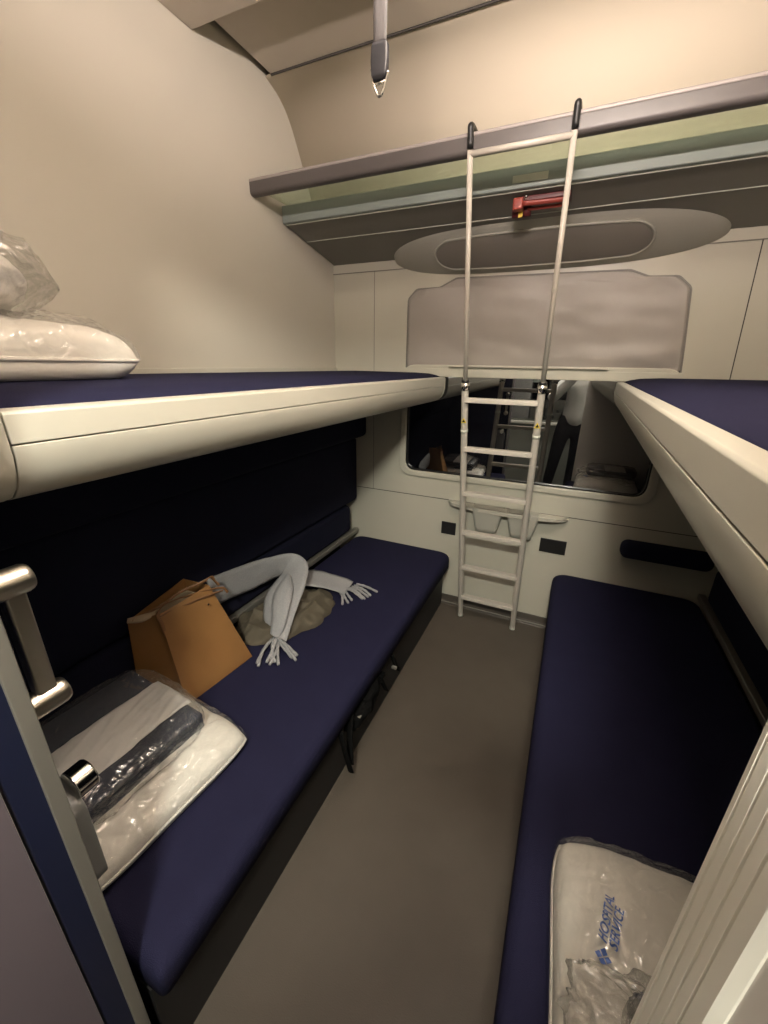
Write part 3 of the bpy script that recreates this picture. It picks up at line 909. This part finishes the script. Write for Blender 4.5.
def film_shell(sx, sy, H, seed, amp, n=70, ex=.55):
    """crumpled plastic bag: superellipsoid with sharp folds, underside flat at z = 0"""
    bm = bmesh.new()
    bmesh.ops.create_icosphere(bm, subdivisions=6, radius=1)
    for v in bm.verts:
        p = v.co.copy()
        q = Vector([math.copysign(abs(c) ** ex, c) for c in p])
        k4 = 4 if ex < .7 else 2.3
        q = q / max((abs(q.x) ** k4 + abs(q.y) ** k4 + abs(q.z) ** k4) ** (1 / k4), 1e-6)
        w = Vector((q.x * sx / 2, q.y * sy / 2, q.z * H / 2))
        r = ridged(Vector((w.x * 7 + seed, w.y * 9, w.z * 12))) - 1.15
        nrm = Vector((p.x, p.y, p.z * 1.3)).normalized()
        w += nrm * r * amp
        w.z = max(-H / 2, w.z) + H / 2
        v.co = w
    bmesh.ops.delete(bm, geom=[f for f in bm.faces if all(v.co.z < .003 for v in f.verts)], context='FACES')
    return bm

def packet(loc, rz, sx, sy, H, label, seed, soft=False, sheet=True, film='plastic', tilt=(0, 0)):
    root = empty('bedding_packet', loc, label, 'bedding packet', rz=rz)
    root.rotation_euler = (tilt[0], tilt[1], rz)
    if soft:
        bm = film_shell(sx * .86, sy * .72, H * .84, seed + 5, .014, ex=.9)
        for v in bm.verts: v.co.z += .004
        link('folded_sheet', bm, 'sheet', root, smooth=True)
    else:
        # navy blanket folded in three plump layers
        for k in range(3):
            z0 = .003 + k * (H - .014) / 3; hh = (H - .014) / 3
            NXs, NYs = 26, 30
            bm = bmesh.new(); x0, x1, y0, y1 = -sx / 2 + .018, sx / 2 - .03 + .004 * k, -sy / 2 + .022, sy / 2 - .028 - .004 * k
            pp = round_poly([(x0, z0), (x1, z0), (x1, z0 + hh), (x0, z0 + hh)], hh * .48, 5)
            path = []
            for q in range(31):
                y = y0 + (y1 - y0) * q / 30
                e = min(1, min(q, 30 - q) / 3 + .72)
                path.append(lambda a, b, y=y, e=e, k=k: Vector((a * (.985 + .015 * e) + .003 * noise.noise(Vector((y * 20, k, b * 50))), y, (z0 + hh / 2) + (b - z0 - hh / 2) * e + (.0035 * noise.noise(Vector((a * 16, y * 14, k + seed)))))))
            extrude_profile(bm, pp, path)
            link('folded_blanket', bm, 'blanket', root, smooth=True)
        # white sheet laid over one half, hanging over the outer edge
        bm = bmesh.new(); rows = []
        x0, x1 = -sx * .13, sx * .27
        NXs, NYs = 40, 50
        for j in range(NYs + 1):
            y = -sy / 2 + .018 + (sy - .042) * j / NYs; row = []
            for i_ in range(NXs + 1):
                d = i_ / NXs * (x1 - x0 + .022)
                if d < x1 - x0 - .012: x, z = x0 + d, H - .004
                else:
                    a = min(1.0, (d - (x1 - x0 - .012)) / .034) * PI / 2
                    x, z = x1 - .012 + .014 * math.sin(a), H - .004 - .006 * (1 - math.cos(a))
                z += .005 * noise.noise(Vector((x * 14 + y * 5, y * 5, seed))) + .006 * (ridged(Vector((x * 26 + y * 9, y * 6, seed)), 2) - .8)
                z -= .006 * max(0, 1 - min(j, NYs - j) / 3)
                row.append(bm.verts.new((x, y, z)))
            rows.append(row)
        for j in range(NYs):
            for i_ in range(NXs): bm.faces.new((rows[j][i_], rows[j][i_ + 1], rows[j + 1][i_ + 1], rows[j + 1][i_]))
        o = link('folded_sheet', bm, 'sheet', root, smooth=True)
        sd = o.modifiers.new('solid', 'SOLIDIFY'); sd.thickness = .008; sd.offset = -1
    bm = film_shell(sx, sy, H + .016, seed, .020 if soft else .011, ex=.85 if soft else .55)
    link('plastic_wrap', bm, film, root, smooth=True)
    return root
packet((-1.015, .435, .478), math.radians(-3), .37, .42, .085, 'clear plastic packet of navy blanket and white sheet on lower left pillow', 2, tilt=(0, math.radians(3)))
packet((-1.15, .395, 1.568), 0.1, .40, .44, .165, 'crumpled clear plastic bedding packet on upper left pillow', 7, film='plastic_cloudy', soft=True)
packet((.42, .37, .522), 0.0, .42, .27, .085, 'grey plastic bedding packet resting on the lower right pillow', 11, film='plastic_cloudy')
# loose crumpled end of that packet's film
bm = bmesh.new(); bmesh.ops.create_icosphere(bm, subdivisions=6, radius=1)
for v in bm.verts:
    p = v.co.copy(); w = Vector((p.x * .10, p.y * .075, p.z * .030))
    ang_ = math.atan2(p.y, p.x)
    w *= 1 + .22 * noise.noise(Vector((math.cos(ang_) * 1.6, math.sin(ang_) * 1.6, 3)))
    w += p * (ridged(Vector((w.x * 9, w.y * 24 + w.x * 8, w.z * 20)), 3) - 1.0) * .022
    v.co = w + Vector((.236, .428, .562))
bmesh.ops.delete(bm, geom=[f for f in bm.faces if f.normal.z < -.3], context='FACES')
o = link('film_end', bm, 'plastic_cloudy', smooth=True)
childof(o, [q for q in C.objects if q.get('label', '').startswith('grey plastic bedding')][0])

# ------------------------------------------------------------------ tan handbag
bg = empty('handbag', (-1.13, .83, .388), 'tan leather tote handbag standing against the left backrest', 'handbag')
B1, B2, B0, B3 = Vector((-1.045, .700, .391)), Vector((-1.015, .985, .391)), Vector((-1.226, .655, .391)), Vector((-1.226, .955, .391))
T1, T2, T0, T3 = Vector((-1.155, .735, .700)), Vector((-1.115, .915, .728)), Vector((-1.226, .672, .690)), Vector((-1.226, .90, .735))
def face_grid(bm, a, b, c, d, n, m, bulge, nrm, seed):
    """a,b bottom; d,c top"""
    rows = []
    for j in range(m + 1):
        t = j / m; row = []
        for i in range(n + 1):
            s = i / n
            p = (a * (1 - s) + b * s) * (1 - t) + (d * (1 - s) + c * s) * t
            e = (4 * s * (1 - s)) ** .7 * (4 * t * (1 - t)) ** .35 if 0 < t < 1 else (4 * s * (1 - s)) * .3
            p = p + nrm * (bulge * e + .004 * e * noise.noise(p * 9 + Vector((seed, 0, 0))))
            row.append(bm.verts.new(p))
        rows.append(row)
    for j in range(m):
        for i in range(n): bm.faces.new((rows[j][i], rows[j][i + 1], rows[j + 1][i + 1], rows[j + 1][i]))
bm = bmesh.new()
face_grid(bm, B1, B2, T2, T1, 14, 14, .008, Vector((1, -.2, .2)).normalized(), 1)
face_grid(bm, B0, B1, T1, T0, 12, 14, -.012, Vector((-.3, -1, 0)).normalized(), 2)
face_grid(bm, B2, B3, T3, T2, 12, 14, .004, Vector((0, 1, 0)), 3)
face_grid(bm, B3, B0, T0, T3, 14, 14, .0, Vector((-1, 0, 0)), 4)
face_grid(bm, B0, B1, B2, B3, 6, 6, 0, Vector((0, 0, 1)), 5)
bmesh.ops.remove_doubles(bm, verts=bm.verts, dist=.0004)
o = childof(link('bag_body', bm, 'leather', smooth=True), bg)
sd = o.modifiers.new('solid', 'SOLIDIFY'); sd.thickness = .003; sd.offset = -1
bv_ = o.modifiers.new('bevel', 'BEVEL'); bv_.width = .009; bv_.segments = 3; bv_.limit_method = 'ANGLE'; bv_.angle_limit = math.radians(45)
bm = bmesh.new()
q = .012
vv = [bm.verts.new(p) for p in (T0 + Vector((.004, .008, -.010)), T1 + Vector((-.010, .004, -.010)), T2 + Vector((-.010, -.01, -.04)), T3 + Vector((.006, -.01, -.04)))]
bm.faces.new(vv)
childof(link('bag_lining', bm, 'lining'), bg)
bm = bmesh.new()
ribbon(bm, [T0 + Vector((.002, .0, .004)), (T0 + T1) / 2 + Vector((0, -.002, .0)), T1 + Vector((-.01, -.002, .004))], [Vector((0, .003, .008)), Vector((0, .003, .013)), Vector((0, .003, .006))], .005, nw=3)
childof(link('top_edge_binding', bm, 'lining', smooth=True), bg)
def strap(name, cs, hs):
    bm = bmesh.new(); ribbon(bm, cs, hs, .0035, nw=3)
    childof(link(name, bm, 'leather_dark', smooth=True), bg)
V3 = Vector
strap('bag_strap', [T1 + V3((.022, -.005, -.075)), T1 + V3((.014, -.006, -.03)), T1 + V3((.004, -.006, .0048)), T1 + V3((.0, .03, .022)), T1 + V3((.018, .11, .018)), T2 + V3((.022, .03, -.022)), T2 + V3((.03, .055, -.052))],
      [V3((.004, .0052, .0)), V3((.004, .0052, 0)), V3((.003, .0052, .002)), V3((.006, .0, .0048)), V3((.004, 0, .0052)), V3((.003, 0, .0052)), V3((.003, .002, .0052))])
strap('bag_strap', [T0 + V3((.015, .01, .006)), T1 + V3((-.02, .02, .012)), T1 + V3((.0, .09, .035)), T2 + V3((.006, -.02, .028)), T2 + V3((.012, .005, .034)), T2 + V3((.012, .018, .012)), T2 + V3((.018, .03, -.012))],
      [V3((0, .004, .0048)), V3((0, .004, .0048)), V3((.0, .0, .0052)), V3((0, .0, .0052)), V3((.006, .003, .004)), V3((.006, 0, .003)), V3((.005, 0, .006))])
strap('bag_strap', [T1 + V3((.006, -.004, -.006)), T1 + V3((.022, .07, -.006)), T2 + V3((.026, -.02, -.022)), T2 + V3((.028, .035, -.035))],
      [V3((.002, 0, .0048))] * 4)
bm = bmesh.new()
bm.free()
for p in (T1 + V3((.024, .035, -.055)), T2 + V3((.028, -.04, -.05))):
    childof(link('rivet', TUBE([p, p + V3((.007, -.002, .002))], .0035, 10), 'chrome'), bg)

# ------------------------------------------------------------------ scarf and olive garment
sc = empty('scarf', (-1.05, 1.25, .40), 'pale grey wool scarf with fringes beside the tan handbag', 'scarf')
bm = bmesh.new()
ribbon(bm, [(-1.200, .98, .632), (-1.205, 1.10, .612), (-1.20, 1.22, .592), (-1.185, 1.33, .580), (-1.15, 1.405, .572), (-1.10, 1.38, .560), (-1.070, 1.30, .530), (-1.050, 1.22, .492), (-1.020, 1.15, .452), (-.995, 1.105, .42)],
       [V3((.0, .0, .066)), V3((.004, 0, .068)), V3((.006, 0, .070)), V3((.010, -.01, .066)), V3((.03, .02, .060)), V3((.065, .035, .042)), V3((.090, .015, .024)), V3((.095, -.006, .010)), V3((.086, -.018, .0)), V3((.070, -.018, .0))], .012, nw=10, curl=.006)
childof(link('scarf_band', bm, 'wool', smooth=True), sc)
bm = bmesh.new()   # second fold lying over the first
ribbon(bm, [(-1.080, 1.33, .560), (-1.050, 1.26, .548), (-1.022, 1.19, .514), (-.992, 1.13, .466), (-.985, 1.095, .425)],
       [V3((.014, .0, .004)), V3((.042, .0, .006)), V3((.050, -.004, .004)), V3((.040, -.010, 0)), V3((.022, -.008, 0))], .016, nw=8, curl=.016)
childof(link('scarf_fold', bm, 'wool', smooth=True), sc)
bm = bmesh.new()
ribbon(bm, [(-1.15, 1.45, .46), (-1.09, 1.50, .470), (-1.02, 1.54, .450), (-.955, 1.575, .425), (-.91, 1.590, .408)],
       [V3((.04, -.05, 0)), V3((.03, -.075, 0)), V3((.02, -.07, .0)), V3((.012, -.066, -.002)), V3((.008, -.060, -.002))], .008, nw=8, curl=.006)
childof(link('scarf_end', bm, 'wool', smooth=True), sc)
def fringe(bm, a, b, seed):
    a, b = V3(a), V3(b); rnd = random.Random(seed)
    mid = a.lerp(b, .5) + V3((rnd.uniform(-.012, .012), rnd.uniform(-.012, .012), .008))
    c = spline([a, mid, b], 6)
    tube(bm, c, [.0062 + .0009 * math.sin(i * 1.9) for i in range(len(c))], 7)
root_pts = (-.978, 1.095, .415)
ends = [(-1.10, 1.13, .425), (-1.085, 1.075, .412), (-1.06, 1.055, .400), (-.965, .955, .396), (-.95, .945, .396), (-.935, .975, .396), (-.915, .97, .396), (-.905, .99, .396), (-.885, .985, .396), (-.86, 1.04, .396), (-.85, 1.06, .396), (-.838, 1.035, .396), (-.93, .995, .400)]
for i, e_ in enumerate(ends):
    bm = bmesh.new(); rnd = random.Random(i)
    fringe(bm, (root_pts[0] + rnd.uniform(-.022, .022), root_pts[1] + rnd.uniform(-.012, .008), root_pts[2] + rnd.uniform(-.004, .01)), e_, i)
    childof(link('fringe_tassel', bm, 'wool', smooth=True), sc)
for i in range(8):
    t = i / 7; a = V3((-.925, 1.53, .405)).lerp(V3((-.895, 1.645, .405)), t)
    b = V3((-.865, 1.47, .394)).lerp(V3((-.760, 1.625, .394)), t) + V3((random.uniform(-.015, .015), random.uniform(-.015, .015), 0))
    bm = bmesh.new(); fringe(bm, a, b, 40 + i); childof(link('fringe_tassel', bm, 'wool', smooth=True), sc)

bm = bmesh.new(); NR, NA = 60, 200
jr = []
for q in range(NR + 1):
    t = q / NR; row = []
    for k in range(NA):
        a = 2 * PI * k / NA
        rad = 1 + .16 * noise.noise(V3((math.cos(a) * 2.2, math.sin(a) * 2.2, 5))) + .05 * math.sin(a * 9 + 2 * noise.noise(V3((math.cos(a) * 3, math.sin(a) * 3, 1))))
        x, y = t * rad * .155 * math.cos(a), t * rad * .245 * math.sin(a)
        wx = x + .05 * noise.noise(V3((x * 7, y * 7, 2))); wy = y + .05 * noise.noise(V3((x * 7, y * 7, 8)))
        fold = 1 - abs(math.sin(wx * 30 + wy * 14)) ** .8
        fold2 = 1 - abs(math.sin(wx * 13 - wy * 27 + 1))
        e = max(0.0, 1 - t ** 3)
        z = .052 * e ** .6 + (.026 * fold + .016 * fold2) * (e ** .35 if t < 1 else 0) + .004 * noise.noise(V3((x * 40, y * 40, 0)))
        ca, sa = math.cos(-.30), math.sin(-.30)
        row.append(bm.verts.new((x * ca - y * sa - 1.050, x * sa + y * ca + 1.265, .392 + max(0, z))))
    jr.append(row)
for q in range(NR):
    for k in range(NA): bm.faces.new((jr[q][k], jr[q][(k + 1) % NA], jr[q + 1][(k + 1) % NA], jr[q + 1][k]))
bmesh.ops.remove_doubles(bm, verts=bm.verts, dist=.0002)
o = link('folded_jacket', bm, 'olive', smooth=True)
tag(o, 'crumpled olive brown cloth garment lying under the grey scarf', 'garment')

# ------------------------------------------------------------------ person behind the camera holding a phone
ps = empty('person', (0, -.42, 0), 'person in pale sweater and black trousers holding up a phone in the doorway', 'person')
def skin_fig(name, verts, edges, radii, m, root=0, sub=2):
    me = bpy.data.meshes.new(name); me.from_pydata([Vector(v) for v in verts], edges, [])
    o = bpy.data.objects.new(name, me); C.objects.link(o)
    me.materials.append(M[m])
    o.modifiers.new('skin', 'SKIN')
    sv = me.skin_vertices[0].data
    for i, r in enumerate(radii):
        sv[i].radius = (r, r) if not isinstance(r, tuple) else r
        sv[i].use_root = (i == root)
    o.modifiers['skin'].use_smooth_shade = True
    s = o.modifiers.new('sub', 'SUBSURF'); s.levels = sub; s.render_levels = sub
    return childof(o, ps)
CF = Vector((0, 0, 1.5))
cr = CAMR @ Vector((1, 0, 0)); cu_ = CAMR @ Vector((0, 1, 0)); cb = CAMR @ Vector((0, 0, 1))   # right, up, back
def PC(a, b, c): return CF + cr * a + cu_ * b + cb * c
hl, hr = PC(-.055, -.055, .050), PC(.040, -.060, .050)     # wrists close under the phone
# one continuous body: pelvis root, spine, neck, head, arms, legs
bv = [(.02, -.42, .93), (.03, -.43, 1.08), (.04, -.43, 1.24), (.05, -.41, 1.36), (.05, -.37, 1.43), (.05, -.35, 1.47),
      (-.11, -.40, 1.35), (-.24, -.30, 1.15), tuple(PC(-.10, -.14, .10)), tuple(hl),
      (.21, -.40, 1.34), (.24, -.30, 1.14), tuple(PC(.09, -.15, .12)), tuple(hr),
      (-.07, -.42, .86), (-.11, -.40, .48), (-.16, -.42, .10), (-.17, -.31, .045),
      (.11, -.42, .86), (.10, -.42, .48), (.08, -.44, .10), (.09, -.33, .045)]
be = [(0, 1), (1, 2), (2, 3), (3, 4), (4, 5), (3, 6), (6, 7), (7, 8), (8, 9), (3, 10), (10, 11), (11, 12), (12, 13), (0, 14), (14, 15), (15, 16), (16, 17), (0, 18), (18, 19), (19, 20), (20, 21)]
br = [(.07, .05), (.07, .05), (.09, .06), (.10, .07), .050, .048, .058, .044, .035, .024, .058, .044, .035, .024, .080, .055, .038, .034, .080, .055, .038, .034]
skin_fig('body', bv, be, br, 'skin')
# sweater and trousers follow the body slightly outside it
sw_i = [0, 1, 2, 3, 6, 7, 8, 10, 11, 12]
idx = {k: i for i, k in enumerate(sw_i)}
sv_ = [bv[k] for k in sw_i]; sv_[0] = (.02, -.425, .84)
skin_fig('sweater', sv_ + [tuple(V3(bv[8]).lerp(V3(bv[9]), .55)), tuple(V3(bv[12]).lerp(V3(bv[13]), .55)), (.05, -.40, 1.405)],
         [(0, 1), (1, 2), (2, 3), (3, 4), (4, 5), (5, 6), (6, 10), (3, 7), (7, 8), (8, 9), (9, 11), (3, 12)],
         [(.18, .135), (.168, .126), (.17, .122), (.15, .108), .078, .062, .050, .078, .062, .050, .040, .040, .062], 'sweater')
skin_fig('trousers', [(.02, -.42, 1.05), (.02, -.42, .93), (-.075, -.42, .80), (-.11, -.40, .48), (-.155, -.42, .10), (.115, -.42, .80), (.10, -.42, .48), (.08, -.44, .10)],
         [(0, 1), (1, 2), (2, 3), (3, 4), (1, 5), (5, 6), (6, 7)], [(.13, .095), (.15, .11), .092, .070, .056, .092, .070, .056], 'trousers')
for x, y in ((-.165, -.40), (.085, -.42)):
    bm = bmesh.new()
    rings = []
    for z, k in ((0.0, 1.0), (.02, 1.02), (.045, .92), (.075, .62), (.085, .4)):
        rings.append([bm.verts.new((x + .045 * k * math.cos(a), y + .06 + (.125 * k if k > .9 else .125 * k) * math.sin(a) - (0 if k > .9 else .035), z)) for a in [2 * PI * q / 24 for q in range(24)]])
    for A, B in zip(rings, rings[1:]):
        for k in range(24): bm.faces.new((A[k], A[(k + 1) % 24], B[(k + 1) % 24], B[k]))
    bm.faces.new(rings[0]); bm.faces.new(rings[-1])
    childof(link('shoe', bm, 'shoe', smooth=True), ps)
# head with face, looking at the phone
bm = bmesh.new(); bmesh.ops.create_icosphere(bm, subdivisions=5, radius=1)
hc = V3((.05, -.335, 1.585)); 
for v in bm.verts:
    p = v.co.copy(); w = V3((p.x * .073, p.y * .092, p.z * .112))
    if p.z < 0: w.x *= 1 - .28 * p.z * p.z; w.y *= 1 - .12 * p.z * p.z
    if p.y > .3: w.y -= .010 * (p.y - .3)                       # flatter face
    g = lambda cx, cz, s, a: a * math.exp(-(((p.x - cx) ** 2) + ((p.z - cz) ** 2)) / s) if p.y > 0 else 0
    w.y += g(0, -.18, .010, .020) + g(0, -.05, .02, .008)        # nose
    w.y -= g(.38, .05, .02, .010) + g(-.38, .05, .02, .010)      # eye sockets
    w.y += g(0, -.50, .02, .004) - g(0, -.56, .003, .004) + g(0, -.82, .05, .006)
    v.co = w + hc
childof(link('head', bm, 'skin', smooth=True), ps)
for sx in (-1, 1):
    bm = bmesh.new(); bmesh.ops.create_uvsphere(bm, u_segments=16, v_segments=10, radius=.0115)
    for v in bm.verts: v.co += hc + V3((sx * .028, .070, .006))
    childof(link('eye', bm, 'eye', smooth=True), ps)
    bm = bmesh.new(); tube(bm, [hc + V3((sx * .074, -.012 + .012 * math.cos(a), .0 + .026 * math.sin(a))) for a in [2 * PI * q / 14 for q in range(14)]], .0055, 8, closed=True)
    childof(link('ear', bm, 'skin', smooth=True), ps)
bm = bmesh.new(); bmesh.ops.create_icosphere(bm, subdivisions=5, radius=1)
dl = []
for v in bm.verts:
    p = v.co.copy()
    w = V3((p.x * .083, p.y * .103, p.z * .122))
    if p.z < -.1: w = V3((p.x * .088, p.y * .095 - .012, p.z * .20))
    w *= 1 + .03 * noise.noise(V3((p.x * 14, p.y * 14, p.z * 2)))
    v.co = w + hc + V3((0, -.008, .004))
    if p.y > .30 and p.z < .62: dl.append(v)
bmesh.ops.delete(bm, geom=dl, context='VERTS')
o = childof(link('hair', bm, 'hair', smooth=True), ps)
sd = o.modifiers.new('solid', 'SOLIDIFY'); sd.thickness = .006
# hands: palm and five fingers each, curling round the phone's edges
for s, w in ((-1, hl), (1, hr)):
    V_, E_, R_ = [], [], []
    def add(p, r): V_.append(tuple(p)); R_.append(r); return len(V_) - 1
    cx_ = .0375 * s
    a0 = add(w, .022); a1 = add(PC(s * .052, -.030, .038), (.030, .016)); a2 = add(PC(s * .054, .000, .034), (.028, .014))
    E_ += [(a0, a1), (a1, a2)]
    for k, (up_, L_) in enumerate(((.034, 1.0), (.014, 1.1), (-.006, 1.0), (-.026, .82))):
        b0 = add(PC(s * .056, up_ * .8 - .002, .030), .0092); b1 = add(PC(s * (.056 - .004), up_, .030 - .001), .0088)
        b2 = add(PC(s * (.050), up_ + .002, .0225), .0080); b3 = add(PC(s * (.050 - .022 * L_), up_ + .006, .0235), .0070)
        E_ += [(a2 if k < 2 else a1, b0), (b0, b1), (b1, b2), (b2, b3)]
    t0 = add(PC(s * .045, -.045, .040), .011); t1 = add(PC(s * .034, -.025, .042), .0100); t2 = add(PC(s * .022, -.002, .036), .0085)
    E_ += [(a1, t0), (t0, t1), (t1, t2)]
    skin_fig('hand', V_, E_, R_, 'skin', sub=1)
ph = empty('smartphone', tuple(PC(0, 0, .02)), 'black smartphone held upright in both hands of the person', 'phone')
bm = bmesh.new()
slab(bm, round_poly([(-.036, -.072), (.036, -.072), (.036, .072), (-.036, .072)], .010, 5), lambda a, b: PC(a, b, .016), lambda a, b: PC(a, b, .0235))
childof(link('phone_body', bm, 'black', bevel=.001), ph)
bm = bmesh.new()
slab(bm, round_poly([(-.033, -.069), (.033, -.069), (.033, .069), (-.033, .069)], .008, 4), lambda a, b: PC(a, b, .0236), lambda a, b: PC(a, b, .0239))
childof(link('screen', bm, M['glass']), ph)
for a, b in ((0.0, 0.0), (0.012, -.012)):
    bm = bmesh.new(); tube(bm, [PC(a - .02 * 0, b, .0125), PC(a, b, .0162)], .0065, 16)
    childof(link('camera_lens', bm, 'glass', smooth=True), ph)
